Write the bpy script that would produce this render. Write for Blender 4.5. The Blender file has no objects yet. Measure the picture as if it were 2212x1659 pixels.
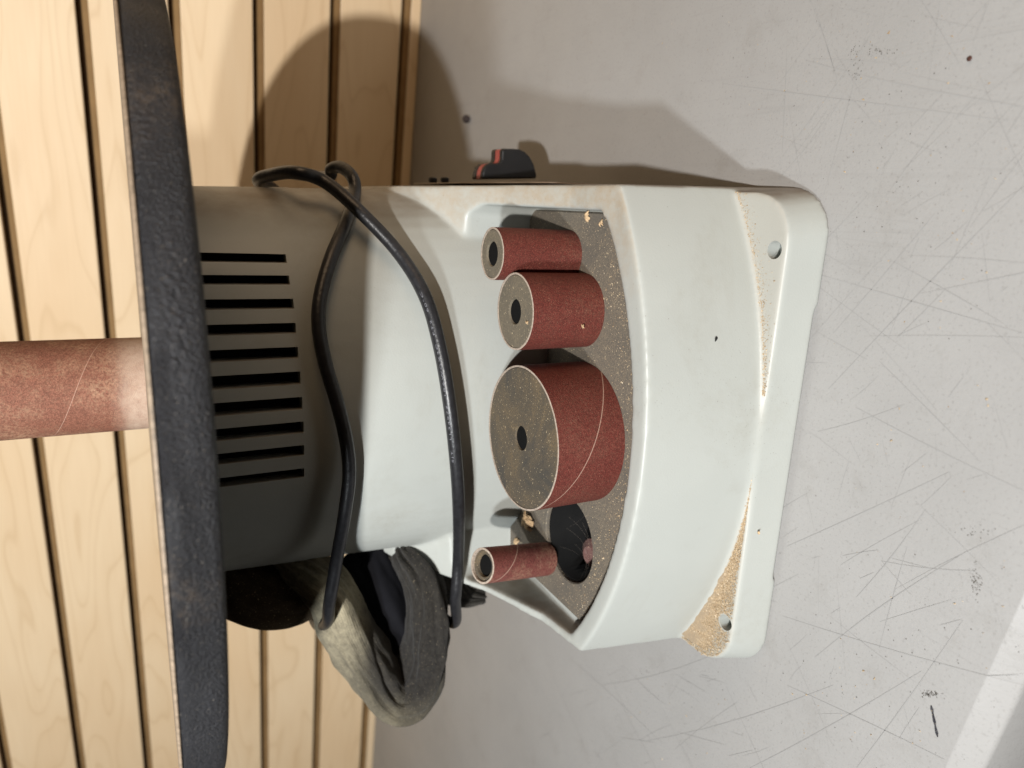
import bpy, bmesh, math, random
import numpy as np
from mathutils import Vector, Matrix, noise

random.seed(7)
rng = np.random.default_rng(7)
SC = bpy.context.scene
COL = SC.collection

# ------------------------------------------------------------------ frame
# Millimetres in the sander's own frame: x right, y away, z up, spindle at x=y=0,
# table top z=0, bench top z=BENCH.  World = the same in metres with the bench at 0.
BENCH = -290.0
def W(p): return Vector((p[0]*.001, p[1]*.001, (p[2]-BENCH)*.001))

PX = 4096/2212.0
FPX = 2840.0
PITCH, ROLL, YAW = (math.radians(a) for a in (27.5, 4.2, 15.5))
_F = np.array([0, math.cos(PITCH), -math.sin(PITCH)])
_r = np.array([1., 0, 0]); _u = np.array([0, math.sin(PITCH), math.cos(PITCH)])
_ur = math.cos(ROLL)*_r - math.sin(ROLL)*_u
_uu = math.sin(ROLL)*_r + math.cos(ROLL)*_u
_M = np.array([[math.cos(YAW), -math.sin(YAW), 0], [math.sin(YAW), math.cos(YAW), 0], [0, 0, 1.]])
CAM = np.array([104.2, -434.2, 3.0])
def ray(x, y):
    return _M @ (_F + (829.5-y)*PX/FPX*_ur + (1106-x)*PX/FPX*_uu)
def atz(x, y, z): d = ray(x, y); return CAM + d*(z-CAM[2])/d[2]
def aty(x, y, Y): d = ray(x, y); return CAM + d*(Y-CAM[1])/d[1]
def atd(x, y, s): return CAM + ray(x, y)*s

# ------------------------------------------------------------------ camera
cd = bpy.data.cameras.new('camera'); cam = bpy.data.objects.new('camera', cd); COL.objects.link(cam)
cd.sensor_width = 36; cd.lens = 36*FPX/4096; cd.clip_start = .01; cd.clip_end = 50
Xc, Yc, Zc = _M @ -_uu, _M @ _ur, _M @ -_F
m4 = Matrix.Identity(4)
for i in range(3):
    m4[i][0], m4[i][1], m4[i][2] = Xc[i], Yc[i], Zc[i]
m4.translation = W(CAM)
cam.matrix_world = m4
cd.dof.use_dof = True; cd.dof.focus_distance = .352; cd.dof.aperture_fstop = 7.0
SC.camera = cam

# ------------------------------------------------------------------ light
wd = bpy.data.worlds.new('World'); SC.world = wd; wd.use_nodes = True
wd.node_tree.nodes['Background'].inputs[0].default_value = (1.0, .74, .50, 1)
wd.node_tree.nodes['Background'].inputs[1].default_value = .016
def lamp(name, pos, target, size, power, colour):
    l = bpy.data.lights.new(name, 'AREA'); l.shape = 'DISK'; l.size = size; l.energy = power; l.color = colour
    o = bpy.data.objects.new(name, l); COL.objects.link(o)
    o.location = W(pos); o.rotation_euler = (W(target)-W(pos)).to_track_quat('-Z', 'Y').to_euler()
    return o
lamp('bench_lamp', (-80, -1250, 715), (20, 60, -100), .042, 26, (1, .965, .92))
lamp('bench_lamp', (-220, -680, 335), (20, 0, -150), .045, 4.9, (.91, .965, 1))
lamp('fill_lamp', (1250, -420, 160), (60, 40, -60), .7, 4.6, (1, .70, .44))  # added soft fill from the right for the housing side and wall shadow
vs = SC.view_settings
vs.view_transform = 'Standard'; vs.look = 'None'; vs.gamma = 1; vs.exposure = 0
SC.render.engine = 'CYCLES'

# ------------------------------------------------------------------ helpers
def mesh_obj(name, verts, faces, mat, parent=None, smooth=False, world=True):
    me = bpy.data.meshes.new(name)
    vv = [W(v) for v in verts] if world else verts
    me.from_pydata([tuple(v) for v in vv], [], faces); me.update()
    if mat: me.materials.append(mat)
    if smooth:
        for p in me.polygons: p.use_smooth = True
    o = bpy.data.objects.new(name, me); COL.objects.link(o)
    if parent: o.parent = parent
    return o
def tag(o, label=None, cat=None, group=None, kind=None):
    if label: o['label'] = label
    if cat: o['category'] = cat
    if group: o['group'] = group
    if kind: o['kind'] = kind
    return o
def fix_normals(o):
    bm = bmesh.new(); bm.from_mesh(o.data); bmesh.ops.recalc_face_normals(bm, faces=bm.faces); bm.to_mesh(o.data); bm.free()
def empty(name, p):
    o = bpy.data.objects.new(name, None); COL.objects.link(o); o.empty_display_size = .02
    o.location = W(p); bpy.context.view_layer.update(); return o
def adopt(root, *obs):
    inv = Matrix.Translation(-root.location)
    for o in obs:
        o.parent = root; o.matrix_parent_inverse = inv
def loft(name, rings, mat, smooth=True, cap=True, closed=True):
    """rings: list of equal-length point lists (mm)"""
    n = len(rings[0]); V = [p for r in rings for p in r]; Fc = []
    for i in range(len(rings)-1):
        for j in range(n if closed else n-1):
            k = (j+1) % n
            Fc.append((i*n+j, i*n+k, (i+1)*n+k, (i+1)*n+j))
    if cap:
        Fc.append(tuple(reversed(range(n)))); Fc.append(tuple((len(rings)-1)*n+j for j in range(n)))
    o = mesh_obj(name, V, Fc, mat, smooth=smooth); fix_normals(o)
    return o
def prism(name, poly, z0, z1, mat, smooth=False):
    return loft(name, [[(x, y, z0) for x, y in poly], [(x, y, z1) for x, y in poly]], mat, smooth)
def box(name, a, b, mat):
    return prism(name, [(a[0], a[1]), (b[0], a[1]), (b[0], b[1]), (a[0], b[1])], a[2], b[2], mat)
def evaluated(o):
    bpy.context.view_layer.update()
    dg = bpy.context.evaluated_depsgraph_get()
    me = bpy.data.meshes.new_from_object(o.evaluated_get(dg))
    o.modifiers.clear(); old = o.data; o.data = me; bpy.data.meshes.remove(old)
    return o
def boolean(o, others, op, solver='EXACT'):
    for t in others:
        m = o.modifiers.new('b', 'BOOLEAN'); m.operation = op; m.object = t; m.solver = solver
        evaluated(o)
    for t in others:
        bpy.data.objects.remove(t)
    return o
def smooth_by_angle(o, deg=35):
    for p in o.data.polygons: p.use_smooth = True
    o.data.set_sharp_from_angle(angle=math.radians(deg))
def catmull(pts, k=10):
    P = [np.array(p, float) for p in pts]; P = [2*P[0]-P[1]] + P + [2*P[-1]-P[-2]]; out = []
    for i in range(1, len(P)-2):
        for s in range(k):
            t = s/k
            out.append(.5*((2*P[i]) + (-P[i-1]+P[i+1])*t + (2*P[i-1]-5*P[i]+4*P[i+1]-P[i+2])*t*t + (-P[i-1]+3*P[i]-3*P[i+1]+P[i+2])*t**3))
    out.append(P[-2]); return out
def frames(path, ref):
    path = np.array(path); T = np.gradient(path, axis=0); T /= np.linalg.norm(T, axis=1)[:, None]
    N = ref - (T@ref)[:, None]*T; N /= np.linalg.norm(N, axis=1)[:, None]
    return path, T, N, np.cross(T, N)
def tube(name, path, rad, mat, seg=14, ref=np.array([.2, -.7, .7])):
    path, T, N, B = frames(path, ref)
    rad = np.broadcast_to(np.asarray(rad, float), (len(path),))
    rings = [[tuple(path[i] + rad[i]*(math.cos(a)*N[i]+math.sin(a)*B[i])) for a in np.linspace(0, 2*math.pi, seg, endpoint=False)] for i in range(len(path))]
    return loft(name, rings, mat)

# ------------------------------------------------------------------ materials
class Mat:
    def __init__(s, name, rough=.5, spec=.4, coords='Object'):
        s.m = bpy.data.materials.new(name); s.m.use_nodes = True; s.t = s.m.node_tree
        s.b = s.t.nodes['Principled BSDF']; s.b.inputs['Roughness'].default_value = rough
        s.b.inputs['Specular IOR Level'].default_value = spec
        s.tc = s.t.nodes.new('ShaderNodeTexCoord').outputs[coords]
    def L(s, a, b): s.t.links.new(a, b)
    def _in(s, sock, v):
        if hasattr(v, 'links') or isinstance(v, bpy.types.NodeSocket): s.L(v, sock)
        elif isinstance(v, tuple) and len(v) == 3 and sock.type == 'RGBA': sock.default_value = (*v, 1)
        else: sock.default_value = v
    def map(s, scale=(1, 1, 1), rot=(0, 0, 0), loc=(0, 0, 0), src=None):
        n = s.t.nodes.new('ShaderNodeMapping'); s.L(src or s.tc, n.inputs[0])
        n.inputs['Scale'].default_value = scale; n.inputs['Rotation'].default_value = rot; n.inputs['Location'].default_value = loc
        return n.outputs[0]
    def noise(s, scale, detail=3, rough=.55, vec=None, dist=0):
        n = s.t.nodes.new('ShaderNodeTexNoise'); s.L(vec or s.tc, n.inputs['Vector'])
        n.inputs['Scale'].default_value = scale; n.inputs['Detail'].default_value = detail
        n.inputs['Roughness'].default_value = rough; n.inputs['Distortion'].default_value = dist
        return n.outputs['Fac']
    def voronoi(s, scale, vec=None, out='Distance'):
        n = s.t.nodes.new('ShaderNodeTexVoronoi'); s.L(vec or s.tc, n.inputs['Vector']); n.inputs['Scale'].default_value = scale
        return n.outputs[out]
    def ramp(s, v, *stops, smooth=False):
        n = s.t.nodes.new('ShaderNodeValToRGB'); s.L(v, n.inputs[0]); e = n.color_ramp.elements
        if smooth: n.color_ramp.interpolation = 'EASE'
        while len(e) < len(stops): e.new(.5)
        for q, (p, c) in zip(e, stops):
            q.position = p; q.color = (c, c, c, 1) if not isinstance(c, tuple) else (*c, 1)
        return n.outputs[0]
    def math(s, op, a, b=0., c=0., clamp=False):
        n = s.t.nodes.new('ShaderNodeMath'); n.operation = op; n.use_clamp = clamp
        for i, v in enumerate((a, b, c)): s._in(n.inputs[i], v)
        return n.outputs[0]
    def mix(s, f, a, b, mode='MIX'):
        n = s.t.nodes.new('ShaderNodeMix'); n.data_type = 'RGBA'; n.blend_type = mode
        s._in(n.inputs[0], f); s._in(n.inputs[6], a); s._in(n.inputs[7], b); return n.outputs[2]
    def xyz(s, src=None):
        n = s.t.nodes.new('ShaderNodeSeparateXYZ'); s.L(src or s.tc, n.inputs[0]); return n.outputs
    def bump(s, h, strength=.3, dist=.001):
        n = s.t.nodes.new('ShaderNodeBump'); n.inputs['Strength'].default_value = strength; n.inputs['Distance'].default_value = dist
        s.L(h, n.inputs['Height']); s.L(n.outputs[0], s.b.inputs['Normal'])
    def col(s, c): s._in(s.b.inputs['Base Color'], c); return s
    def rough(s, v): s._in(s.b.inputs['Roughness'], v)

def m_plastic(name='moulded_plastic', base=(.405, .422, .398), dusty=True):
    k = Mat(name, .42, .45)
    c = k.mix(k.ramp(k.noise(14, 4), (.35, 0.), (.7, 1.)), base, tuple(v*.94 for v in base))
    if dusty:
        n = k.t.nodes.new('ShaderNodeNewGeometry'); x, y, z = k.xyz(n.outputs['Position'])
        nz = k.xyz(n.outputs['Normal'])[2]
        up = k.ramp(nz, (.45, 0.), (.85, 1.))
        hi = k.ramp(z, (.070, 0.), (.082, 1.))
        right = k.ramp(k.math('ADD', x, .0), (.060, .07), (.108, 1.))
        d = k.math('MULTIPLY', k.math('MULTIPLY', up, hi), k.math('MULTIPLY', right, k.ramp(k.noise(160, 5, .7), (.3, .25), (.62, .95))))
        c = k.mix(d, c, (.36, .305, .235))
        # brown film of dust on the switch side of the shell
        side = k.math('MULTIPLY', k.ramp(k.xyz(n.outputs['Normal'])[0], (.7, 0.), (.92, 1.)), k.ramp(k.noise(60, 4), (.3, .45), (.7, .9)))
        c = k.mix(side, c, (.15, .115, .08))
        low = k.math('MULTIPLY', k.ramp(z, (.021, 0.), (.023, 1.)), k.math('SUBTRACT', 1., k.ramp(z, (.026, 0.), (.03, 1.))))
        c = k.mix(k.math('MULTIPLY', k.math('MULTIPLY', low, up), .45), c, (.42, .39, .335))
    sm = k.math('MULTIPLY', k.ramp(k.noise(11, 6, .72, dist=.8), (.50, 0.), (.72, 1.)), k.ramp(k.noise(240, 4, .7), (.35, .3), (.65, 1.)))
    c = k.mix(k.math('MULTIPLY', sm, .45), c, tuple(v*q for v, q in zip(base, (.66, .60, .52))))
    sp = k.math('MULTIPLY', k.ramp(k.voronoi(520), (.0, 1.), (.15, 0.)), k.ramp(k.noise(18, 3), (.50, 0.), (.66, 1.)))
    sp2 = k.math('MULTIPLY', k.ramp(k.voronoi(190, vec=k.map(loc=(.3, .7, .1))), (.0, 1.), (.07, 0.)), k.ramp(k.noise(8, 2), (.48, 0.), (.6, 1.)))
    sp = k.math('MAXIMUM', sp, sp2)
    c = k.mix(k.math('MULTIPLY', sp, .8), c, (.12, .09, .07))
    k.col(c); k.rough(k.ramp(k.noise(40, 4), (.3, .36), (.7, .52)))
    k.bump(k.noise(1000, 3), .12, .0005); return k.m
def m_sand(name, red, dust, seam=None, worn=None):
    k = Mat(name, .72, .25)
    g = k.voronoi(2100, out='Color'); gv = k.xyz(g)[0]
    c = k.mix(k.ramp(gv, (.2, 0.), (.9, 1.)), tuple(v*.72 for v in red), tuple(v*1.25 for v in red))
    spk = k.math('GREATER_THAN', k.noise(2100, 1), .68)
    c = k.mix(k.math('MULTIPLY', spk, .32), c, (.45, .27, .18))
    big = k.ramp(k.noise(32, 6, .75), (.42, 0.), (.85, 1.))
    c = k.mix(k.math('MULTIPLY', k.math('MULTIPLY', big, k.ramp(k.noise(700, 2), (.35, 0.), (.65, 1.))), dust), c, (.55, .38, .24))
    x, y, z = k.xyz()
    if worn:
        wn = k.ramp(k.math('ADD', z, k.math('MULTIPLY', k.noise(60, 4), .010)), (worn[0], 1.), (worn[1], 0.), smooth=True)
        c = k.mix(k.math('MULTIPLY', wn, k.ramp(k.noise(260, 4, .7), (.25, .55), (.65, 1.))), c, (.43, .32, .245))
        bl = k.ramp(k.noise(30, 4, vec=k.map((1, 1, 1.4), loc=(.31, .2, .1))), (.64, 0.), (.74, 1.))
        c = k.mix(k.math('MULTIPLY', bl, .35), c, (.12, .06, .055))
    if seam:
        z0, sl, w, th0 = seam
        th = k.math('ARCTAN2', k.math('ADD', k.math('MULTIPLY', x, math.sin(th0)), k.math('MULTIPLY', y, math.cos(th0))),
                    k.math('SUBTRACT', k.math('MULTIPLY', x, math.cos(th0)), k.math('MULTIPLY', y, math.sin(th0))))
        d = k.math('ABSOLUTE', k.math('SUBTRACT', z, k.math('ADD', k.math('MULTIPLY', th, sl), z0)))
        c = k.mix(k.math('MULTIPLY', k.math('LESS_THAN', d, w), .60), c, (.52, .36, .28))
    k.col(c); k.bump(k.noise(2000, 2), .55, .0006); return k.m
def m_rubber(name, base, dust, amount, scale=60):
    k = Mat(name, .85, .2)
    d = k.ramp(k.noise(scale, 6, .7, dist=.6), (.5-amount*.3, 0.), (.5+.25, 1.))
    g = k.ramp(k.noise(1300, 2, .7), (.38, .15), (.66, 1.))
    c = k.mix(k.math('MULTIPLY', d, g), base, dust)
    spk = k.math('GREATER_THAN', k.noise(1100, 1, vec=k.map((1, 1, 1), loc=(3, 1, 2))), .715)
    c = k.mix(k.math('MULTIPLY', spk, .7), c, (.62, .50, .32))
    k.col(c); k.bump(k.noise(1200, 3), .5, .0006); return k.m
def m_flat(name, c, rough=.5, spec=.4, var=.15, scale=80, bump=.0, bscale=600):
    k = Mat(name, rough, spec)
    k.col(k.mix(k.ramp(k.noise(scale, 4), (.3, 0.), (.7, 1.)), tuple(v*(1-var) for v in c), tuple(v*(1+var) for v in c)))
    if bump: k.bump(k.noise(bscale, 3), bump, .0008)
    return k.m
def m_castiron():
    k = Mat('black_cast_iron', .5, .45)
    big = k.noise(9, 5, .6)
    c = k.mix(k.ramp(big, (.4, 0.), (.65, 1.)), (.009, .009, .011), (.021, .021, .025))
    x, y, z = k.xyz()
    d = k.math('MULTIPLY', k.ramp(k.noise(16, 6, .75), (.52, 0.), (.78, .5)), k.ramp(k.noise(420, 4, .75), (.40, 0.), (.62, 1.)))
    c = k.mix(d, c, (.24, .17, .11))
    fine = k.math('GREATER_THAN', k.noise(1500, 1), .725)
    c = k.mix(k.math('MULTIPLY', fine, .6), c, (.30, .26, .21))
    k.col(c); k.rough(k.ramp(k.noise(30, 5), (.35, .44), (.68, .72)))
    h = k.mix(k.ramp(k.noise(6, 3, vec=k.map((1, 1, 5))), (.48, 0.), (.56, 1.)), k.noise(950, 3, .6), k.noise(480, 4, .6))
    k.bump(h, 1.0, .0022); return k.m
def m_maple():
    k = Mat('maple_veneer', .48, .35)
    oi = k.t.nodes.new('ShaderNodeObjectInfo').outputs['Random']
    cb = k.t.nodes.new('ShaderNodeCombineXYZ'); k.L(k.math('MULTIPLY', oi, 7.3), cb.inputs[0]); k.L(k.math('MULTIPLY', oi, 3.1), cb.inputs[2])
    va = k.t.nodes.new('ShaderNodeVectorMath'); k.L(k.tc, va.inputs[0]); k.L(cb.outputs[0], va.inputs[1]); src = va.outputs[0]
    # slow field whose contour lines give the cathedral figure
    f = k.noise(1.0, 2, .45, vec=k.map((2.6, 1, 13), src=src), dist=.25)
    rings = k.math('FRACT', k.math('MULTIPLY', f, 13.))
    line = k.ramp(rings, (.0, .9), (.10, .25), (.55, 0.), (.93, .12), (1., .9))
    fib = k.noise(1.0, 4, .65, vec=k.map((14, 1, 420), src=src))
    tone = k.noise(1.0, 3, .5, vec=k.map((3, 1, 9), src=src))
    c = k.mix(k.ramp(tone, (.35, 0.), (.7, 1.)), (.79, .625, .42), (.73, .54, .335))
    c = k.mix(k.math('MULTIPLY', line, .40), c, (.56, .38, .20))
    c = k.mix(k.math('MULTIPLY', k.ramp(fib, (.45, 0.), (.75, 1.)), .20), c, (.62, .44, .26))
    k.col(c); k.rough(k.ramp(fib, (.3, .42), (.7, .56))); k.bump(fib, .05, .0004); return k.m
def m_bench():
    k = Mat('bench_plastic', .42, .4)
    c = k.mix(k.ramp(k.noise(6, 6, .68), (.35, 0.), (.68, 1.)), (.345, .339, .331), (.308, .302, .294))
    st = k.math('MULTIPLY', k.ramp(k.noise(28, 6, .75), (.56, 0.), (.75, 1.)), .35)
    c = k.mix(st, c, (.225, .21, .19))
    pore = k.ramp(k.noise(650, 2, .6), (.30, 1.), (.42, 0.))
    c = k.mix(k.math('MULTIPLY', pore, .35), c, (.20, .19, .18))
    sp = k.math('MULTIPLY', k.ramp(k.voronoi(170), (.0, 1.), (.10, 0.)), k.ramp(k.noise(55, 3), (.52, 0.), (.62, 1.)))
    c = k.mix(k.math('MULTIPLY', sp, .6), c, (.09, .075, .06))
    # hair scratches: thin bands of long stretched noise in several directions
    for a, sc, w in ((.35, 70, .010), (-.9, 85, .009), (1.25, 60, .009), (2.2, 90, .008)):
        q = k.map((sc, 2.2, 1), rot=(0, 0, a))
        nn = k.math('ABSOLUTE', k.math('SUBTRACT', k.noise(1.0, 1, .5, vec=q), .5))
        ln = k.math('MULTIPLY', k.ramp(nn, (.0, 1.), (w, 0.)), k.ramp(k.noise(9, 3, vec=k.map((1, 1, 1), loc=(a*3, a, 0))), (.50, 0.), (.64, 1.)))
        c = k.mix(k.math('MULTIPLY', ln, .09), c, (.17, .16, .155))
    k.col(c); k.rough(k.ramp(k.noise(20, 4), (.3, .38), (.7, .5)))
    k.bump(k.noise(480, 4, .6), .20, .0006); return k.m
def m_fabric():
    k = Mat('dusty_knit_cloth', .95, .1)
    x, y, z = k.xyz()
    a = k.t.nodes.new('ShaderNodeAttribute'); a.attribute_name = 'dust'
    d = k.math('MULTIPLY', a.outputs['Fac'], k.ramp(k.noise(110, 6, .75), (.3, .35), (.68, 1.)))
    c = k.mix(k.ramp(k.noise(300, 4, .7), (.35, 0.), (.7, 1.)), (.014, .013, .013), (.030, .028, .026))
    c = k.mix(d, c, (.37, .325, .225))
    spk = k.math('GREATER_THAN', k.noise(1300, 1), .72)
    c = k.mix(k.math('MULTIPLY', spk, .4), c, (.45, .37, .26))
    u = k.t.nodes.new('ShaderNodeAttribute'); u.attribute_name = 'rib'
    rib = k.math('SINE', k.math('MULTIPLY', u.outputs['Fac'], 6.283))
    k.col(c); k.bump(k.math('ADD', k.math('MULTIPLY', rib, .10), k.noise(800, 4, .7)), .7, .0009)
    k.b.inputs['Sheen Weight'].default_value = .06; return k.m

PLASTIC = m_plastic()
BLACK = m_flat('black_plastic', (.012, .012, .013), .45, .4)
VOID = m_flat('hole_shade_black', (.006, .006, .006), .8, .1)  # near-black, paints the shade inside vents and bores; also the black well cup
CORD = m_flat('black_rubber_cord', (.016, .016, .018), .38, .5, .3, 300, .25, 500)
RED = m_flat('red_plastic', (.33, .06, .052), .4, .4)
IRON = m_castiron()
TABLETOP = m_flat('dusty_machined_edge', (.27, .205, .145), .55, .4, .35, 500, .4)
STEEL = m_flat('grey_steel', (.35, .35, .35), .35, .6)
MAPLE = m_maple()
EDGE = m_flat('raw_board_edge', (.25, .155, .07), .8, .1, .12, 40)
BACKING = m_flat('dark_board', (.06, .035, .018), .9, .1)
BENCHM = m_bench()
MATM = m_rubber('dusty_foam_mat', (.105, .095, .082), (.25, .20, .14), .85, 45)
CORE = m_rubber('dusty_rubber_core', (.066, .060, .051), (.27, .185, .09), .45, 26)
CORE2 = m_rubber('dusty_rubber_core_light', (.115, .10, .078), (.225, .185, .125), .9, 60)
PAPER = m_flat('paper_sleeve_edge', (.37, .305, .25), .9, .1, .3, 900)
SAWDUST = Mat('sawdust_grain', .9, .1)
_a = SAWDUST.t.nodes.new('ShaderNodeAttribute'); _a.attribute_name = 'tone'
SAWDUST.col(SAWDUST.ramp(_a.outputs['Fac'], (0., (.30, .205, .12)), (.5, (.47, .355, .225)), (1., (.66, .55, .40)))); SAWDUST = SAWDUST.m
FABRIC = m_fabric()

# ------------------------------------------------------------------ the bench
A_ = np.array([318.1, 357.3]); B_ = np.array([-789.8, 514.5])
along = (A_-B_)/np.linalg.norm(A_-B_)          # along the wall, to the right
away = np.array([-along[1], along[0]])         # into the wall
wall_rot = math.atan2(along[1], along[0])
org = A_                                        # a point of the wall's foot
def wp(s, n, z): q = org + along*s + away*n; return (q[0], q[1], z)
edge_n = float((np.array([-67.4, -305.8])-org)@away)   # where the bench top starts to round over
prof = [(2, BENCH), (edge_n, BENCH)]
prof += [(edge_n-.5, BENCH-.12), (edge_n-1.2, BENCH-.5), (edge_n-9.5, BENCH-5.8), (edge_n-10.4, BENCH-6.8), (edge_n-10.8, BENCH-8.5)]
prof += [(edge_n-11.6, BENCH-48), (edge_n+4, BENCH-50), (2, BENCH-50)]
S0, S1 = -1500, 700
bench = loft('bench', [[wp(S0, n, z) for n, z in prof], [wp(S1, n, z) for n, z in prof]], BENCHM, smooth=True)
smooth_by_angle(bench, 40)
tag(bench, 'scratched light grey plastic bench top with rounded front edge', kind='structure')

# scratches and marks lying on the bench
def ribbon(V, Fc, p, q, w, z):
    p = np.array(p); q = np.array(q); d = q-p; L = np.linalg.norm(d); d /= L; n = np.array([-d[1], d[0]])
    k = 5; base = len(V); bow = rng.normal()*L*.012
    for i in range(k+1):
        t = i/k; c = p+d*L*t + n*bow*math.sin(math.pi*t); ww = w*(.25+.75*math.sin(math.pi*min(max(t, .06), .94)))
        for s_ in (-1, 1):
            cc = c+n*ww*s_*.5; V.append((cc[0], cc[1], z))
    for i in range(k): Fc.append((base+2*i, base+2*i+1, base+2*i+3, base+2*i+2))
V, Fc = [], []
SCR = m_flat('scratch_grey', (.312, .306, .299), .5, .3, .10, 12)
for px in [((1760, 590), (2212, 720)), ((1790, 840), (2212, 400)), ((1700, 1180), (2050, 1020)), ((1690, 1330), (2212, 1480)), ((1800, 720), (2020, 460)), ((1850, 880), (2212, 1060)), ((1900, 780), (2120, 1000)), ((1760, 1420), (2090, 1190)),
           ((1850, 1659), (2080, 1340)), ((1620, 1659), (1990, 1450)), ((1700, 1480), (2040, 1640)), ((1880, 40), (1780, 420)), ((1700, 110), (1690, 330)), ((1740, 130), (2212, 230)), ((1560, 180), (2180, 260)), ((1920, 560), (2170, 700)), ((1850, 1290), (2000, 1100)), ((1960, 1180), (1900, 1400)), ((1300, 1480), (1620, 1380)), ((1400, 1600), (1800, 1480))]:
    a, b = atz(*px[0], BENCH), atz(*px[1], BENCH)
    ribbon(V, Fc, a[:2], b[:2], .38, BENCH+.12)
for i in range(190):
    c = atz(rng.uniform(1650, 2200), rng.uniform(20, 1640), BENCH)[:2] if i < 140 else atz(rng.uniform(1150, 1650), rng.uniform(1430, 1650), BENCH)[:2]
    a = rng.choice([.5, -.7, 1.4, 2.4]) + rng.normal()*.3; L = rng.gamma(2.0, 14)
    d = np.array([math.cos(a), math.sin(a)])*L/2
    if (c+d-org)@away < edge_n-1 or (c-d-org)@away < edge_n-1: continue
    ribbon(V, Fc, c-d, c+d, rng.uniform(.08, .2), BENCH+.14)
scr = mesh_obj('scratch', V, Fc, SCR, bench); tag(scr, kind='stuff')
# the short black marker stroke
p, q = atz(2012, 1524, BENCH), atz(2026, 1592, BENCH)
V, Fc = [], []
d = (q-p)[:2]; n = np.array([-d[1], d[0]])/np.linalg.norm(d)
for i in range(9):
    t = i/8; c = p[:2]+d*t; w = 1.5*(.75+.25*math.sin(i*2.1))*(1 if 0 < i < 8 else .55)
    V += [(*(c+n*w*.5), BENCH+.2), (*(c-n*w*.5), BENCH+.2)]
for i in range(8): Fc.append((2*i, 2*i+1, 2*i+3, 2*i+2))
INK = m_rubber('black_ink', (.02, .02, .025), (.12, .12, .13), .5, 300)
mesh_obj('ink_mark', V, Fc, INK, bench)
# rubbed-in dark smudges
def smudge(cx, cy, rx, ry, n, ang=0, mat=None):
    V, Fc = [], []
    for i in range(n):
        x = cx+rng.normal()*rx; y = cy+rng.normal()*ry
        c = atz(x, y, BENCH); r = rng.uniform(.10, .34); b = len(V); a0 = rng.uniform(0, 6)
        for j in range(5): V.append((c[0]+r*math.cos(a0+j*1.257)*rng.uniform(.6, 1.2), c[1]+r*math.sin(a0+j*1.257)*rng.uniform(.6, 1.2), BENCH+.22))
        Fc.append(tuple(range(b, b+5)))
    return V, Fc
DIRT = m_flat('dark_dirt', (.13, .118, .105), .9, .1)
Vs, Fs = [], []
for a in ((2110, 1255, 6, 18, 60), (2010, 1498, 12, 4, 70), (2100, 1150, 20, 8, 20), (1890, 110, 22, 5, 40), (1850, 140, 10, 25, 40), (1390, 1450, 8, 4, 18), (1960, 400, 120, 160, 70), (1900, 1400, 150, 120, 80), (1500, 1500, 170, 60, 50), (1400, 110, 260, 60, 40)):
    v, f = smudge(*a); o = len(Vs); Vs += v; Fs += [tuple(i+o for i in t) for t in f]
tag(mesh_obj('dirt_speck', Vs, Fs, DIRT, bench), kind='stuff')

# ------------------------------------------------------------------ the slat wall
wall = loft('slat_wall', [[wp(S0, n, z) for n, z in ((12, BENCH-60), (30, BENCH-60), (30, 330), (12, 330))], [wp(S1, n, z) for n, z in ((12, BENCH-60), (30, BENCH-60), (30, 330), (12, 330))]], BACKING, smooth=False)
tag(wall, 'maple slat wall panel with dark horizontal grooves behind the bench', kind='structure')
PITCHZ = 75.4; gtop = -268.0
def slat(z_top, z_bot):
    # z_top = top of the raw lip, z_bot = lower edge of the face.  Centre line at local origin so grain runs in x
    zc = (z_top+z_bot)/2; h0, h1 = z_bot-zc, z_top-zc; e = .9
    pr = [(11.5, h0), (e, h0), (0, h0+e), (0, h1-5.6-e), (e*.5, h1-5.6), (3.6, h1-5.0), (4.2, h1-.6), (5.2, h1), (11.5, h1)]
    n = len(pr); V = [(x, y*.001, z*.001) for x in (S0*.001, S1*.001) for y, z in pr]
    Fc = [(j, (j+1) % n, n+(j+1) % n, n+j) for j in range(n)] + [tuple(reversed(range(n))), tuple(range(n, 2*n))]
    o = mesh_obj('slat', V, Fc, MAPLE, world=False); o.data.materials.append(EDGE)
    fix_normals(o)
    for p in o.data.polygons:
        c = p.center
        if p.center.z > (h1-5.7)*.001 and abs(p.normal.x) < .5: p.material_index = 1
    o.location = W((org[0], org[1], zc)); o.rotation_euler = (0, 0, wall_rot)
    bpy.context.view_layer.update()
    o.parent = wall
    return o
slat(gtop-4.8, BENCH+.3)
for k in range(7):
    slat(gtop+PITCHZ*(k+1)-4.8, gtop+PITCHZ*k)

# ------------------------------------------------------------------ the sander's shell
sander = empty('spindle_sander', (-6, 0, BENCH))
tag(sander, 'pale grey benchtop spindle sander with black cast table and storage tray', 'sander')
def plan(y0, xl, xr, Rf, back=150, n=48, rc=6):
    """convex front arc of radius Rf reaching y0 in the middle, straight sides, rounded rear"""
    cx = (xl+xr)/2; h = (xr-xl)/2; cy = y0+Rf
    a = math.asin(h/Rf); pts = []
    for t in np.linspace(-a, a, n): pts.append((cx+Rf*math.sin(t), cy-Rf*math.cos(t)))
    for t in np.linspace(0, math.pi/2, 6): pts.append((xr-15+15*math.cos(t), back-15+15*math.sin(t)))
    for t in np.linspace(math.pi/2, math.pi, 6): pts.append((xl+15+15*math.cos(t), back-15+15*math.sin(t)))
    return pts
def ring(poly, z): return [(x, y, z) for x, y in poly]
shell = loft('shell', [ring(plan(-198.5, -136, 122.5, 240), BENCH+.4), ring(plan(-188, -131, 119, 228), -203), ring(plan(-176, -125, 113, 212), -110)], PLASTIC, smooth=False)
prof = [(-420, -201.5), (-150, -201.5), (-118, -197), (-75, -179), (-48, -161), (-18, -139), (6, -131), (300, -129), (300, 40), (-420, 40)]
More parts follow.
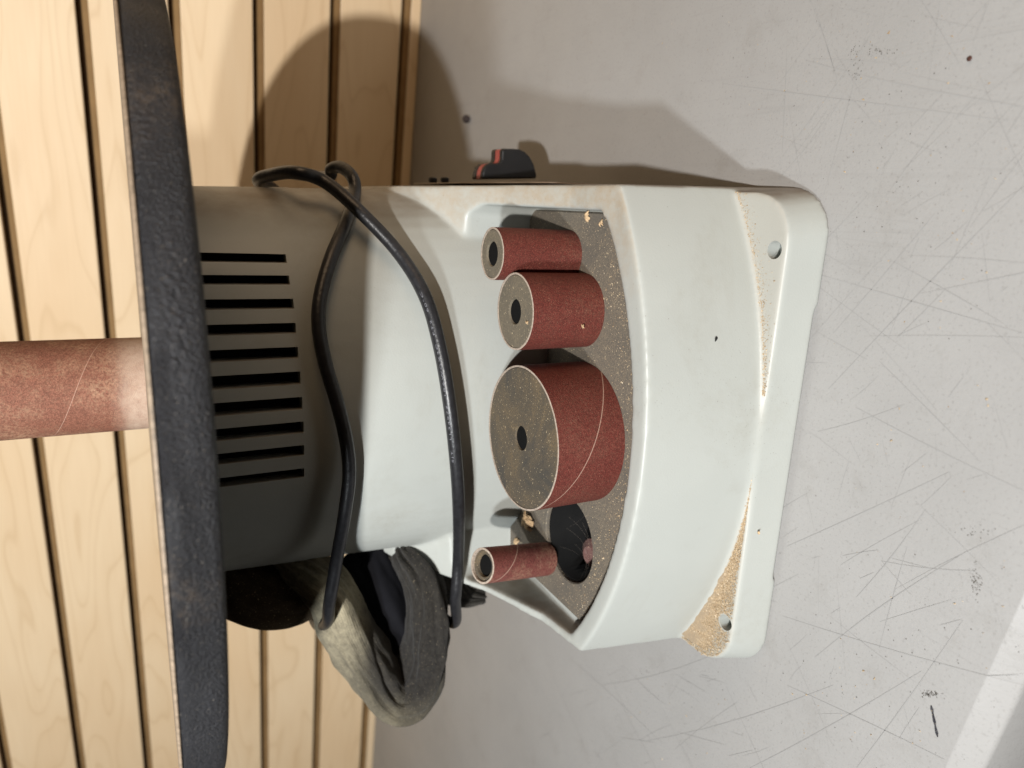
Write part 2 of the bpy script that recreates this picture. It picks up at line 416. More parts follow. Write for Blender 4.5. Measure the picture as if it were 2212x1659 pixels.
cut = loft('c', [[(-300, y, z) for y, z in prof], [(300, y, z) for y, z in prof]], None, smooth=False)
def cavity_poly(dx=0, dy=0):
    # front arc through the two front corners of the tray opening
    p1, p2, p3 = np.array([106.5, -139.]), np.array([5., -176.5]), np.array([-125., -141.])
    d = 2*(p1[0]*(p2[1]-p3[1])+p2[0]*(p3[1]-p1[1])+p3[0]*(p1[1]-p2[1]))
    ux = ((p1@p1)*(p2[1]-p3[1])+(p2@p2)*(p3[1]-p1[1])+(p3@p3)*(p1[1]-p2[1]))/d
    uy = ((p1@p1)*(p3[0]-p2[0])+(p2@p2)*(p1[0]-p3[0])+(p3@p3)*(p2[0]-p1[0]))/d
    c = np.array([ux, uy]); r = np.linalg.norm(p1-c)-dy
    xr, xl = 106.5-dx, -125.+dx*1.0
    a1 = math.asin((xr-c[0])/r); a0 = math.asin((xl-c[0])/r)
    return [(c[0]+r*math.sin(t), c[1]-r*math.cos(t)) for t in np.linspace(a0, a1, 40)]
MATZ = -207.5
arc = cavity_poly()
cav = prism('c', arc+[(106.5, -63), (101, -56), (60, -54), (-90, -52), (-119, -55), (-125, -62)], MATZ-3.2, 20, None)
flange_poly = []
fx0, fx1, fy0 = -137.5, 123.0, -201.0
for cx, cy, a0 in ((fx1-24, fy0+24, -90), (fx1-16, 134, 0), (fx0+16, 134, 90), (fx0+24, fy0+24, 180)):
    r = 24 if cy < 0 else 16
    for t in np.linspace(a0, a0+90, 9): flange_poly.append((cx+r*math.cos(math.radians(t)), cy+r*math.sin(math.radians(t))))
def inset(poly, k):
    c = np.array([-7, -25]); out = []
    for x, y in poly:
        out.append((x-k*np.sign(x-c[0])*min(1, abs(x-c[0])/60), y-k*np.sign(y-c[1])*min(1, abs(y-c[1])/60)))
    return out
flange = loft('f', [ring(flange_poly, BENCH+.2), ring(inset(flange_poly, 4.0), -266)], None, smooth=False)
def ell(a, b, cx, n=72): return [(cx+a*math.cos(t), b*math.sin(t)) for t in np.linspace(0, 2*math.pi, n, endpoint=False)]
def colab(z):       # half-axes of the motor column at height z
    t = (-24-z)/(-24+210.0)
    return 110.5+9.0*t, 88.0-1.0*t
SEAM = -78.0
column = loft('c', [ring(ell(*colab(z), -3), z) for z in (-215, -150, -110, SEAM+7)], None, smooth=False)
well = (-77, -122, 25.5)
hole = prism('h', [(well[0]+well[2]*math.cos(t), well[1]+well[2]*math.sin(t)) for t in np.linspace(0, 2*math.pi, 40, endpoint=False)], BENCH+20, -190, None)
boolean(shell, [cut, cav], 'DIFFERENCE')
boolean(shell, [flange, column], 'UNION')
holes = [hole]; late = []
mounts = [atz(1673, 540, -266), atz(1567, 1345, -266)]
for c in mounts:
    late.append(prism('h', [(c[0]+4.3*math.cos(t), c[1]+4.3*math.sin(t)) for t in np.linspace(0, 2*math.pi, 24, endpoint=False)], -274, -240, None))
holes.append(box('h', (-79, -260, BENCH-5), (66, -190, BENCH+2.6), None))
boolean(shell, holes, 'DIFFERENCE')
m = shell.modifiers.new('r', 'REMESH'); m.mode = 'VOXEL'; m.voxel_size = .0014
m = shell.modifiers.new('s', 'SMOOTH'); m.factor = .5; m.iterations = 9
evaluated(shell)
boolean(shell, late, 'DIFFERENCE', 'MANIFOLD')
shell.data.materials.clear(); shell.data.materials.append(PLASTIC)
smooth_by_angle(shell, 50)

# upper motor housing with its row of cut vents
housing = loft('motor_housing', [ring(ell(colab(z)[0]+.3, colab(z)[1]+.3, -3, 128), z) for z in (SEAM+.0, -50, -22.6)], PLASTIC, smooth=True)
def hit_ellipse(x, y, grow=0, zfix=None):
    d = ray(x, y); lo = None
    a, b = colab(-60); a += grow; b += grow
    ox, oy = CAM[0]+3, CAM[1]
    A = (d[0]/a)**2+(d[1]/b)**2; Bq = 2*(ox*d[0]/a**2+oy*d[1]/b**2); Cq = (ox/a)**2+(oy/b)**2-1
    disc = Bq*Bq-4*A*Cq
    if disc < 0: t = -Bq/(2*A)
    else: t = (-Bq-math.sqrt(disc))/(2*A)
    return CAM+d*t
vents = [(618, 549, 568), (625, 595, 615), (634, 645, 667), (639, 697, 720), (644, 749, 774), (649, 802, 830), (653, 857, 884), (656, 910, 935), (657, 961, 983), (657, 1011, 1030)]
cutters, slots = [], []
for vx, y0, y1 in vents:
    p0, p1 = hit_ellipse(vx, y0), hit_ellipse(vx, y1)
    zb = (p0[2]+p1[2])/2
    xl, xr = min(p0[0], p1[0]), max(p0[0], p1[0]); ym = (p0[1]+p1[1])/2
    # the slots point straight at the front of the machine
    cutters.append(box('v', (xl, ym-25, zb), (xr, ym+14, -10), None))
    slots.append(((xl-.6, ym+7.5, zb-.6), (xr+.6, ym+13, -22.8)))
boolean(housing, cutters, 'DIFFERENCE')
housing.data.materials.clear(); housing.data.materials.append(PLASTIC)
smooth_by_angle(housing, 30)
parts = [shell, housing]
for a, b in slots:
    parts.append(box('vent_shade', a, b, VOID))  # black box painting the darkness inside the vent opening

# cast table: superellipse plate with a rounded, rough cast rim and a bright machined top edge
def sup(a, b, n, cx, cy, k=160):
    out = []
    for t in np.linspace(0, 2*math.pi, k, endpoint=False):
        c, s = math.cos(t), math.sin(t)
        out.append((cx+a*math.copysign(abs(c)**(2/n), c), cy+b*math.copysign(abs(s)**(2/n), s)))
    return out
def tring(off, z): return [(x, y, z+.9+.0115*x) for x, y in sup(206-off, 206-off, 2.0, 0, -2, 220)]   # the table sits a touch out of level
rim = [(-1.0, 5.0), (-1.3, 1.8), (-2.4, .75), (-4.5, .15), (-8, 0), (-12.5, .2), (-15, .7), (-16.8, 1.7), (-17.8, 3.3), (-18.3, 6), (-18.3, 60)]
table = loft('table', [tring(o, z) for z, o in rim], IRON, smooth=True)
m = table.modifiers.new('d', 'SUBSURF'); m.levels = 1; m.subdivision_type = 'SIMPLE'; evaluated(table); smooth_by_angle(table, 50)
plate = loft('machined_top', [tring(1.45, -1.3), tring(.75, -.9), tring(.85, -.3), tring(1.3, 0)], TABLETOP, smooth=True); smooth_by_angle(plate, 50)
# a short clean neck keeps the table on the housing
neck = loft('table_bracket', [ring(ell(70, 60, -3), -30), ring(ell(70, 60, -3), -17.4)], BLACK)
parts += [table, plate, neck]

# spindle with the mounted sanding sleeve
SPIN = m_sand('worn_sanding_sleeve', (.195, .080, .052), .9, seam=(.0182, -.0102, .00013, 0), worn=(.0125, .0225))
def cyl(name, c, r, z0, z1, mat, bev=.6, n=64, hole=0, depth=10):
    """solid of revolution about +z at its own origin; returned at c"""
    pr = [(0, z0), (r-bev, z0), (r, z0+bev), (r, z1-bev), (r-bev, z1)]
    if hole: pr += [(hole+.3, z1), (hole, z1-.4), (hole, z1-depth), (0, z1-depth)]
    else: pr += [(0, z1)]
    V, Fc = [], []
    ang = np.linspace(0, 2*math.pi, n, endpoint=False)
    for rr, z in pr:
        for a in ang: V.append((rr*math.cos(a)*.001, rr*math.sin(a)*.001, z*.001))
    for i in range(len(pr)-1):
        for j in range(n): k = (j+1) % n; Fc.append((i*n+j, i*n+k, (i+1)*n+k, (i+1)*n+j))
    o = mesh_obj(name, V, Fc, mat, world=False)
    bm = bmesh.new(); bm.from_mesh(o.data); bmesh.ops.remove_doubles(bm, verts=bm.verts, dist=1e-6)
    bmesh.ops.recalc_face_normals(bm, faces=bm.faces); bm.to_mesh(o.data); bm.free()
    smooth_by_angle(o, 40); o.location = W(c); return o
def sleeve_tube(name, c, r, t, z0, z1, mat, n=72):
    pr = [(r-t, z0), (r, z0), (r, z1), (r-.25, z1+.15), (r-t, z1+.1)]
    V, Fc = [], []; ang = np.linspace(0, 2*math.pi, n, endpoint=False); M = len(pr)
    for rr, z in pr:
        for a in ang:
            w = rr + (.10*noise.noise(Vector((math.cos(a)*6, math.sin(a)*6, z))) if z > z0 else 0)
            V.append((w*math.cos(a)*.001, w*math.sin(a)*.001, z*.001))
    for i in range(M):
        for j in range(n): k = (j+1) % n; i2 = (i+1) % M; Fc.append((i*n+j, i*n+k, i2*n+k, i2*n+j))
    o = mesh_obj(name, V, Fc, mat, world=False); o.data.materials.append(PAPER); fix_normals(o)
    for p in o.data.polygons:
        if p.center.z > (z1-.01)*.001 or (p.normal.x*p.center.x+p.normal.y*p.center.y < 0 and abs(p.normal.z) < .5): p.material_index = 1
    smooth_by_angle(o, 40); o.location = W(c); return o
parts.append(cyl('spindle', (0, 0, 0), 7, -20, 118, STEEL, n=24))
parts.append(cyl('drum_core', (0, 0, 0), 24.2, 1.2, 113, CORE, hole=7.2, depth=80))
mounted = sleeve_tube('sanding_sleeve', (0, 0, 0), 25.5, 1.0, 1.0, 113.5, SPIN)
mounted['label'] = 'worn brown sleeve on the upright spindle, rubbed pale near the table'
parts.append(mounted)

# foam mat lining the tray, with its open well
mp = [(x, y) for x, y in cavity_poly(1.2, 1.0)]
mp = [(max(x, -119), y) if x < -100 else (x, y) for x, y in mp]
ea, eb = colab(-207); ea += .8; eb += .8
xr = mp[-1][0]; back = []
t0 = math.acos((98+3)/ea); t1 = math.acos((-112+3)/ea)
back.append((xr, -58)); back.append((xr-2.5, -53)); back.append((98.5, -51.5))
for t in np.linspace(t0, t1, 40): back.append((-3+ea*math.cos(t), -eb*math.sin(t)))
back.append((-119, -60))
mat = prism('tray_mat', mp+back, MATZ-3.0, MATZ, MATM)
cut = prism('h', [(well[0]+(well[2]-.8)*math.cos(t), well[1]+(well[2]-.8)*math.sin(t)) for t in np.linspace(0, 2*math.pi, 56, endpoint=False)], MATZ-20, MATZ+20, None)
boolean(mat, [cut], 'DIFFERENCE')
mat.data.materials.clear(); mat.data.materials.append(MATM)
mat.modifiers.new('bev', 'BEVEL').width = .0006; mat.modifiers['bev'].limit_method = 'ANGLE'
evaluated(mat)
parts.append(mat)
# black cup in the empty well
cr = [(well[2]-1.2, MATZ-2.2), (well[2]-2.6, MATZ-2.4), (well[2]-3.2, -268), (.01, -268)]
cup = loft('storage_well', [[(well[0]+r*math.cos(t), well[1]+r*math.sin(t), z) for t in np.linspace(0, 2*math.pi, 48, endpoint=False)] for r, z in cr], VOID, cap=False)
parts.append(cup)

# the paddle switch on the right-hand side: stepped black cheeks with a red strip between them
def crop(x, y): return ((1800+x/3.687)/PX, (500+y/3.687)/PX)
SWY = 5.0
sw_out = [(375, 760), (385, 690), (410, 625), (450, 580), (500, 562), (600, 567), (640, 548), (662, 505), (666, 365), (690, 346), (850, 350), (930, 356), (1010, 392), (1080, 462), (1140, 570), (1180, 720), (1185, 790), (375, 800)]
def sw_ring(yy, dx=0):
    out = []
    for q in sw_out:
        p = aty(*crop(q[0]+100, q[1]), SWY); out.append((p[0], yy, p[2]))
    return out
def sw_slab(name, y0, y1, shrink, mat):
    r0 = sw_ring(y0); c = np.mean(np.array(r0), axis=0)
    f = lambda r: [tuple(np.array([c[0], 0, c[2]])*(shrink) + np.array([p[0], p[1], p[2]])*(1-shrink) + np.array([0, p[1]*shrink, 0])) for p in r]
    o = loft(name, [f(sw_ring(y0)), f(sw_ring(y1))], mat, smooth=False); return o
sw = sw_slab('switch', SWY, SWY+4.5, 0, BLACK)
red = sw_slab('switch_strip', SWY+4.6, SWY+9.9, .025, RED)
chk = sw_slab('switch_cheek', SWY+10, SWY+17, 0, BLACK)
for o in (red, chk): o.parent = sw
parts.append(sw)
for o in (sw, chk):
    b = o.modifiers.new('b', 'BEVEL'); b.width = .0012; b.segments = 2; b.limit_method = 'ANGLE'; b.angle_limit = math.radians(50); evaluated(o)
# dusty name plate the switch sits on and two screw heads behind it
PLATE = m_flat('dusty_dark_plate', (.19, .15, .115), .6, .3, .3, 60)
parts.append(loft('switch_plate', [[(119.4, -95, -196), (120.8, -95, -258), (120.8, 60, -258), (118.6, 60, -176), (118.6, -20, -176)], [(120.2, -94, -197), (121.5, -94, -257), (121.5, 59, -257), (119.3, 59, -177), (119.3, -20, -177)]], PLATE, smooth=False))
for q in ((935, 380), (961, 380)):
    c = aty(*q, 40); s = cyl('screw', (c[0]-4.5, c[1], c[2]), 3.0, 0, 3.6, BLACK, .8, 20); s.rotation_euler = (0, math.pi/2, 0); parts.append(s)
bpy.context.view_layer.update()
adopt(sander, *parts)

# ------------------------------------------------------------------ sanding drums stored in the tray
def seam_for(z0, sl, th0, w=.00026): return (z0*.001, sl*.001, w, th0)
def drum(px, wpx, dia, name, label, red, dust, core, seam, tilt=(0, 0)):
    c = atd(*px, FPX*dia/wpx); h = c[2]-MATZ
    root = empty(name, (c[0], c[1], MATZ)); tag(root, label, 'sanding drum', 'sanding drums stored in the tray')
    mt = m_sand(name+'_grit_%d' % int(dia), red, dust, seam=seam)
    a = cyl('rubber_core', (c[0], c[1], MATZ), dia/2-1.0, .2, h-.02, core, .5, 72, hole=6.3, depth=h-6)
    b = sleeve_tube('sanding_sleeve', (c[0], c[1], MATZ), dia/2, .95, .1, h, mt)
    d = cyl('bore_shade', (c[0], c[1], MATZ), 6.2, .5, h-.9, VOID, .2, 24)  # black plug just under the top, painted shade in place of hole depth
    for o in (a, b, d): o.location = (0, 0, 0); o.parent = root
    root.rotation_euler = (math.radians(tilt[0]), math.radians(tilt[1]), 0)
    return root, c
RED1 = (.115, .026, .019)
big, bc = drum((1125, 946), 583, 75.5, 'sanding_drum', 'widest sanding drum, three inch rubber core in red grit sleeve, beside the empty well', RED1, .12, CORE, seam_for(-5.5, -17, 0))
mid, mc = drum((1112, 673), 309, 39.0, 'sanding_drum', 'medium red sanding drum standing between the widest drum and a slimmer one', RED1, .12, CORE2, None)
sml, sc_ = drum((1063, 548), 209, 26.9, 'sanding_drum', 'slim red sanding drum next to the right wall of the tray', RED1, .12, CORE2, None)
# narrow worn sleeve leaning by the well
p0 = atz(1178, 1207, MATZ+1.5); p1 = atd(1042, 1222, FPX*20.3/146)
ax = Vector(p1-p0); Ls = ax.length
SLV = m_sand('narrow_sleeve_grit', (.165, .05, .042), .9, seam=(.030, -.0085, .0004, 1.2))
slv = empty('sanding_sleeve', (0, 0, 0)); slv.location = W(p0); slv.rotation_euler = ax.to_track_quat('Z', 'Y').to_euler()
tag(slv, 'narrow worn pinkish sanding sleeve leaning beside the empty well', 'sanding sleeve')
for o in (sleeve_tube('grit_tube', (0, 0, 0), 9.9, 1.1, 0, Ls, SLV), cyl('rubber_core', (0, 0, 0), 8.7, .4, Ls-1.2, CORE, .4, 40, hole=6.2, depth=30), cyl('bore_shade', (0, 0, 0), 6.1, 1, Ls-3.2, VOID, .3, 24)):  # inner black plug paints the dark of the hole
    o.location = (0, 0, 0); o.parent = slv
# dusty sleeve dropped down the well
DS = m_rubber('dusty_pink_sleeve', (.11, .05, .045), (.24, .17, .15), .8, 120)
pt = atz(1250, 1172, -221)
dp = cyl('dropped_sleeve', (pt[0]+1, pt[1]-3, -262), 10, 0, 42, DS, 3.5, 40, hole=0)
dp.rotation_euler = (math.radians(14), math.radians(-6), 0)
tag(dp, 'dust-covered pinkish sleeve down in the black well', 'sanding sleeve')

# ------------------------------------------------------------------ power cord wound round the housing
CR = 3.55
c1 = [(60, 112, -62)]
def ce(x, y, g): return tuple(hit_ellipse(x, y, g))
path1 = [(60, 106, -92), (104, 68, -86)] + [tuple(aty(558, 392, 20)), tuple(aty(590, 377, -14)), tuple(aty(640, 373, -38)), ce(700, 392, 15), ce(770, 450, 14), ce(860, 545, 9), ce(918, 640, 11), ce(950, 750, 12), ce(972, 880, 14), ce(986, 1010, 16), ce(991, 1110, 17), ce(990, 1200, 19), tuple(aty(984, 1290, -62)), tuple(aty(974, 1345, -40)), (-150, -2, -150), (-128, 50, -135)]
path2 = [(120, 70, -95), tuple(aty(707, 382, 12)), tuple(aty(716, 365, 2)), tuple(aty(738, 362, -8)), tuple(aty(762, 384, -20)), tuple(aty(766, 420, -28)), ce(748, 480, 4), ce(716, 555, 4.5), ce(692, 640, 4.5), ce(689, 710, 5), ce(704, 790, 6), ce(731, 880, 7), ce(749, 960, 8), ce(754, 1030, 9), ce(743, 1120, 12), ce(727, 1210, 16), tuple(aty(712, 1300, -70)), tuple(aty(705, 1345, -52)), (-165, -5, -88), (-130, 45, -85)]
cord = tube('power_cord', catmull(path1, 14), CR, CORD, 16)
tag(cord, 'black rubber power cord with white print wound twice round the pale housing', 'cord')
cp2 = tube('cord_loop', catmull(path2, 14), CR, CORD, 16); cp2.parent = cord
# the white printing on the cord
pp, T, N, B = frames(catmull(path1, 14), np.array([.25, -.62, .74]))
sarc = np.concatenate([[0], np.cumsum(np.linalg.norm(np.diff(pp, axis=0), axis=1))])
def s_at(px):
    q = ce(*px, 12); return sarc[np.argmin(np.linalg.norm(pp-np.array(q), axis=1))]
s_end, s_start = s_at((915, 628)), s_at((984, 985))
fc = bpy.data.curves.new('t', 'FONT'); fc.body = 'SJT   LL34977  18AWGX3C  FT2  60\u00b0C'; fc.size = 1; fc.space_character = 1.25
to = bpy.data.objects.new('t', fc); COL.objects.link(to); bpy.context.view_layer.update()
tm = bpy.data.meshes.new_from_object(to.evaluated_get(bpy.context.evaluated_depsgraph_get()))
bpy.data.objects.remove(to)
co = np.array([v.co for v in tm.vertices]); xmax = co[:, 0].max(); hgt = 1.5
V = []
for x, y, z in co:
    s = s_start + (s_end-s_start)*x/xmax
    i = min(max(np.searchsorted(sarc, s)-1, 0), len(pp)-2); t = (s-sarc[i])/(sarc[i+1]-sarc[i])
    P = pp[i]*(1-t)+pp[i+1]*t; n = N[i]*(1-t)+N[i+1]*t; b = B[i]*(1-t)+B[i+1]*t
    ang = (y-.35)*hgt/CR
    V.append(tuple(P+(CR+.06)*(math.cos(ang)*n+math.sin(ang)*b)))
# reading direction runs against the path, so the letters' up is -B or +B: choose the one that points up
up = np.mean(B[:, 2])
if np.mean([B[np.argmin(abs(sarc-s))][2] for s in (s_start, (s_start+s_end)/2, s_end)]) < 0:
    V = []
    for x, y, z in co:
        s = s_start + (s_end-s_start)*x/xmax
        i = min(max(np.searchsorted(sarc, s)-1, 0), len(pp)-2); t = (s-sarc[i])/(sarc[i+1]-sarc[i])
        P = pp[i]*(1-t)+pp[i+1]*t; n = N[i]*(1-t)+N[i+1]*t; b = B[i]*(1-t)+B[i+1]*t
        ang = -(y-.35)*hgt/CR
        V.append(tuple(P+(CR+.06)*(math.cos(ang)*n+math.sin(ang)*b)))
PRINT = m_flat('white_print', (.17, .17, .19), .6, .3)
mesh_obj('printing', V, [tuple(p.vertices) for p in tm.polygons], PRINT, cord)

# ------------------------------------------------------------------ the cloth dust bag hanging at the left
def cloth(name, path, ra, rb, mat, dustf, seg=104, k=16, ref=np.array([.15, -1., .15]), wr=1.0, seed=0):
    P = catmull(path, k); n = len(P); tt = np.linspace(0, len(path)-1, n)
    ra = np.interp(tt, range(len(path)), ra); rb = np.interp(tt, range(len(path)), rb)
    P, T, N, B = frames(P, ref); V, dust, rib = [], [], []
    sl = np.concatenate([[0], np.cumsum(np.linalg.norm(np.diff(P, axis=0), axis=1))])
    for i in range(n):
        for j in range(seg):
            a = 2*math.pi*j/seg; ca, sa = math.cos(a), math.sin(a)
            p = P[i]+ra[i]*ca*N[i]+rb[i]*sa*B[i]
            # soft folds running along the cloth
            f = noise.noise(Vector((ca*1.3+seed, sa*1.3, sl[i]*.018)))*4.4 + noise.noise(Vector((ca*3.2, sa*3.2+seed, sl[i]*.05)))*2.2 + noise.noise(Vector((ca*7, sa*7+seed, sl[i]*.12)))*.7
            w1 = .55+.35*math.sin(sl[i]*.035+seed); w2 = -.55+.3*math.sin(sl[i]*.05+1+seed); aa = (a+math.pi) % (2*math.pi)-math.pi
            f -= 3.0*math.exp(-((aa-w1)/.13)**2) + 2.4*math.exp(-((aa-w2)/.11)**2)
            p = p+wr*f*(ca*N[i]+sa*B[i])
            V.append(tuple(p)); dust.append(dustf(i/n, a, p)); rib.append(((a+math.pi) % (2*math.pi))*14/1.3)
    rings = [V[i*seg:(i+1)*seg] for i in range(n)]
    o = loft(name, rings, mat)
    at = o.data.attributes.new('dust', 'FLOAT', 'POINT'); at.data.foreach_set('value', np.array(dust, dtype=np.float32))
    at = o.data.attributes.new('rib', 'FLOAT', 'POINT'); at.data.foreach_set('value', np.array(rib, dtype=np.float32))
    return o
BY = -30
U = [tuple(aty(*q, y)) for q, y in (((630, 1200), -4), ((712, 1268), -25), ((745, 1345), -32), ((785, 1415), -34), ((825, 1475), -34), ((862, 1500), -36), ((900, 1468), -38), ((920, 1400), -40), ((922, 1320), -40), ((912, 1250), -34), ((880, 1195), -15))]
Uc = np.array(aty(835, 1370, -30))
def bag_dust(t, a, p):
    d = np.array(p)-Uc; r = math.hypot(d[0]*.75, d[2])
    base = np.clip(1.35-2.6*t, .02, 1)
    edge = np.clip((r-19)/14, 0, 1)            # the outside of the fold holds the dust
    low = np.clip(.5-abs(t-.47)*2.2, 0, .5)*np.clip((r-24)/10, 0, 1)
    return float(np.clip(base*(.10+.90*edge)+low*.5+.015, 0, 1))
bag = cloth('dust_bag', U, [22, 26, 27, 26, 24, 22, 23, 24, 24, 22, 18], [11, 14, 15.5, 16, 16, 16, 15, 13.5, 13, 12.5, 11], FABRIC,
            bag_dust, seed=1)
tag(bag, 'black knit cloth dust bag with khaki dust folded beside the housing', 'dust bag')
NK = [tuple(aty(*q, y)) for q, y in (((470, 1226), 10), ((520, 1262), 0), ((580, 1278), -6), ((640, 1272), -8), ((690, 1250), -10))]
BROWN = m_rubber('dusty_brown_cloth', (.06, .045, .03), (.15, .105, .06), .8, 60)
nk = cloth('bag_neck', NK, [24, 26, 26, 24, 20], [17, 21, 23, 21, 15], BROWN, lambda t, a, p: .5, seed=4); nk.parent = bag
BK = [tuple(aty(*q, y)) for q, y in (((800, 1212), 5), ((880, 1215), 0), ((945, 1248), -6), ((1000, 1285), -10), ((1045, 1290), -12))]
st = cloth('bag_strap', BK, [14, 15, 14, 10, 6], [16, 18, 15, 8, 4], FABRIC, lambda t, a, p: .05, seed=8, wr=.6); st.parent = bag
IN = [tuple(aty(*q, y)) for q, y in (((730, 1215), 8), ((800, 1300), -10), ((842, 1385), -16), ((864, 1440), -20))]
ins = cloth('bag_hollow_shade', IN, [20, 20, 17, 13], [34, 27, 19, 13], m_flat('hollow_shade_black', (.010, .010, .012), .95, .05), lambda t, a, p: 0, seed=5, wr=.5); ins.parent = bag  # added black filler, paints the dark hollow of the fold and the gap

# ------------------------------------------------------------------ sawdust
def grains(name, pts, size, label, cat='sawdust', flat=.55):
    V, Fc, tone = [], [], []
    for p in pts:
        s = size*rng.lognormal(0, .38); b = len(V); R_ = rng.normal(size=(3, 3)); q, _ = np.linalg.qr(R_)
        ext = np.array([s, s*rng.uniform(.35, .8), s*rng.uniform(.2, .45)])*.5
        for cx, cy, cz in ((-1, -1, -1), (1, -.6, -.7), (.2, 1, -.4), (.1, 0, 1)):
            v = q@(np.array([cx, cy, cz])*ext); V.append((p[0]+v[0], p[1]+v[1], p[2]+s*.18+v[2]*flat))
        Fc += [(b, b+2, b+1), (b, b+1, b+3), (b+1, b+2, b+3), (b+2, b, b+3)]
        tone += [float(np.clip(rng.normal(.5, .22), 0, 1))]*4
    o = mesh_obj(name, V, Fc, SAWDUST); fix_normals(o)
    at = o.data.attributes.new('tone', 'FLOAT', 'POINT'); at.data.foreach_set('value', np.array(tone, dtype=np.float32))
    tag(o, label, cat, kind='stuff'); return o
def front_wall_y(x, z=-266):     # front face of the shell just above the flange
    t = (z-BENCH)/(-203-BENCH); y0 = -198.5+10.5*t; Rf = 240-12*t; cx = -6.5
    return y0+Rf-math.sqrt(Rf*Rf-(x-cx)**2)
FZ = -266.0
fl_in = np.array(inset(flange_poly, 4.6))
def on_flange(x, y):
    c = False; n = len(fl_in)
    for i in range(n):
        (x0, y0), (x1, y1) = fl_in[i], fl_in[i-1]
        if (y0 > y) != (y1 > y) and x < (x1-x0)*(y-y0)/(y1-y0)+x0: c = not c
    return c
pts = []
for i in range(4200):            # right-hand crease
    x = rng.uniform(22, 119); y = front_wall_y(x)-.4-abs(rng.normal())*rng.choice([.8, 1.6, 4.5], p=[.45, .4, .15])
    if y > -197: pts.append((x, y, FZ+.25))
for i in range(21000):            # left-hand flange corner, thick towards the end
    u = rng.beta(2.2, 1.1); x = -8-u*124; yw = front_wall_y(x); yf = -196.3
    y = yw-.3-rng.beta(1.0, 1.5)*max(yw-yf-.6, 0)
    if not on_flange(x, y): continue
    if math.hypot(x-mounts[1][0], y-mounts[1][1]) < 4.9: continue
    pts.append((x, y, FZ+.2+rng.random()*.5*u*max(0, 1-(yw-y)/16)))
grains('sawdust', pts, .62, 'golden sawdust drifted along the crease of the sander base')
def skirt(name, xs, wfun, hfun):
    """low drift of packed sawdust lying in the angle of the front wall and flange"""
    V, Fc = [], []; K = 12
    for i, x in enumerate(xs):
        yw = front_wall_y(x)+.6; w = wfun(x); h = hfun(x)
        for j in range(K):
            t = j/(K-1); n = noise.noise(Vector((x*.25, t*3, 1.7)))
            n2 = noise.noise(Vector((x*.9, 5.1, t))); tt = t*(1+.30*n+.16*n2)
            while tt > .02 and not on_flange(x, yw-.9-w*tt): tt *= .85
            q = (x, yw-w*tt); hz = FZ-.30+(h*(1-t)**1.5)*(1+.5*n)+.34*(1-t)
            V.append((q[0], q[1], hz))
    for i in range(len(xs)-1):
        for j in range(K-1):
            a = i*K+j; m_ = np.mean([V[q] for q in (a, a+1, a+K+1, a+K)], axis=0)
            if math.hypot(m_[0]-mounts[1][0], m_[1]-mounts[1][1]) > 4.9: Fc.append((a, a+1, a+K+1, a+K))
    o = mesh_obj(name, V, Fc, PACK, smooth=True); return o
PACK = m_rubber('packed_sawdust', (.30, .235, .165), (.44, .325, .205), .9, 160)
s1 = skirt('sawdust_drift', np.linspace(30, 118, 60), lambda x: 1.0+2.6*math.sin((x-30)/88*math.pi)**.7, lambda x: .7+.6*math.sin((x-30)/88*math.pi))
tag(s1, 'thin drift of sawdust in the crease below the slim drum', 'sawdust', kind='stuff')
s2 = skirt('sawdust_drift', np.linspace(-129, -14, 150), lambda x: max(.4, (front_wall_y(x)+196.2)*.80), lambda x: .2+1.0*min(1, (-14-x)/80))
tag(s2, 'broad triangle of sawdust over the flange corner with a bolt hole', 'sawdust', kind='stuff')
# dust on the tray mat, on drum tops and on the bench
pts = []
arcp = np.array(cavity_poly(3, 3))
while len(pts) < 900:
    x = rng.uniform(-115, 103); yl = np.interp(x, arcp[:, 0], arcp[:, 1]); y = yl+abs(rng.normal())*14
    if y > -62 or math.hypot(x-well[0], y-well[1]) < 26.5: continue
    if ((x+3)/(ea+1.5))**2+(y/(eb+1.5))**2 < 1: continue
    if any(math.hypot(x-c[0], y-c[1]) < r for c, r in ((bc, 38.5), (mc, 20), (sc_, 14))): continue
    pts.append((x, y, MATZ))
grains('sawdust', pts, .7, 'loose sawdust flecks on the dark tray mat')
pts = []
for i in range(120):
    c = atz(rng.uniform(1250, 2190), rng.choice([rng.uniform(20, 300), rng.uniform(1440, 1640)]), BENCH); pts.append((c[0], c[1], BENCH))
for i in range(60):
    c = atz(rng.uniform(1800, 2190), rng.uniform(300, 1500), BENCH); pts.append((c[0], c[1], BENCH))
pts = [p for p in pts if (np.array(p[:2])-org)@away > edge_n]
grains('sawdust', pts, .95, 'scattered wood flecks on the grey bench')
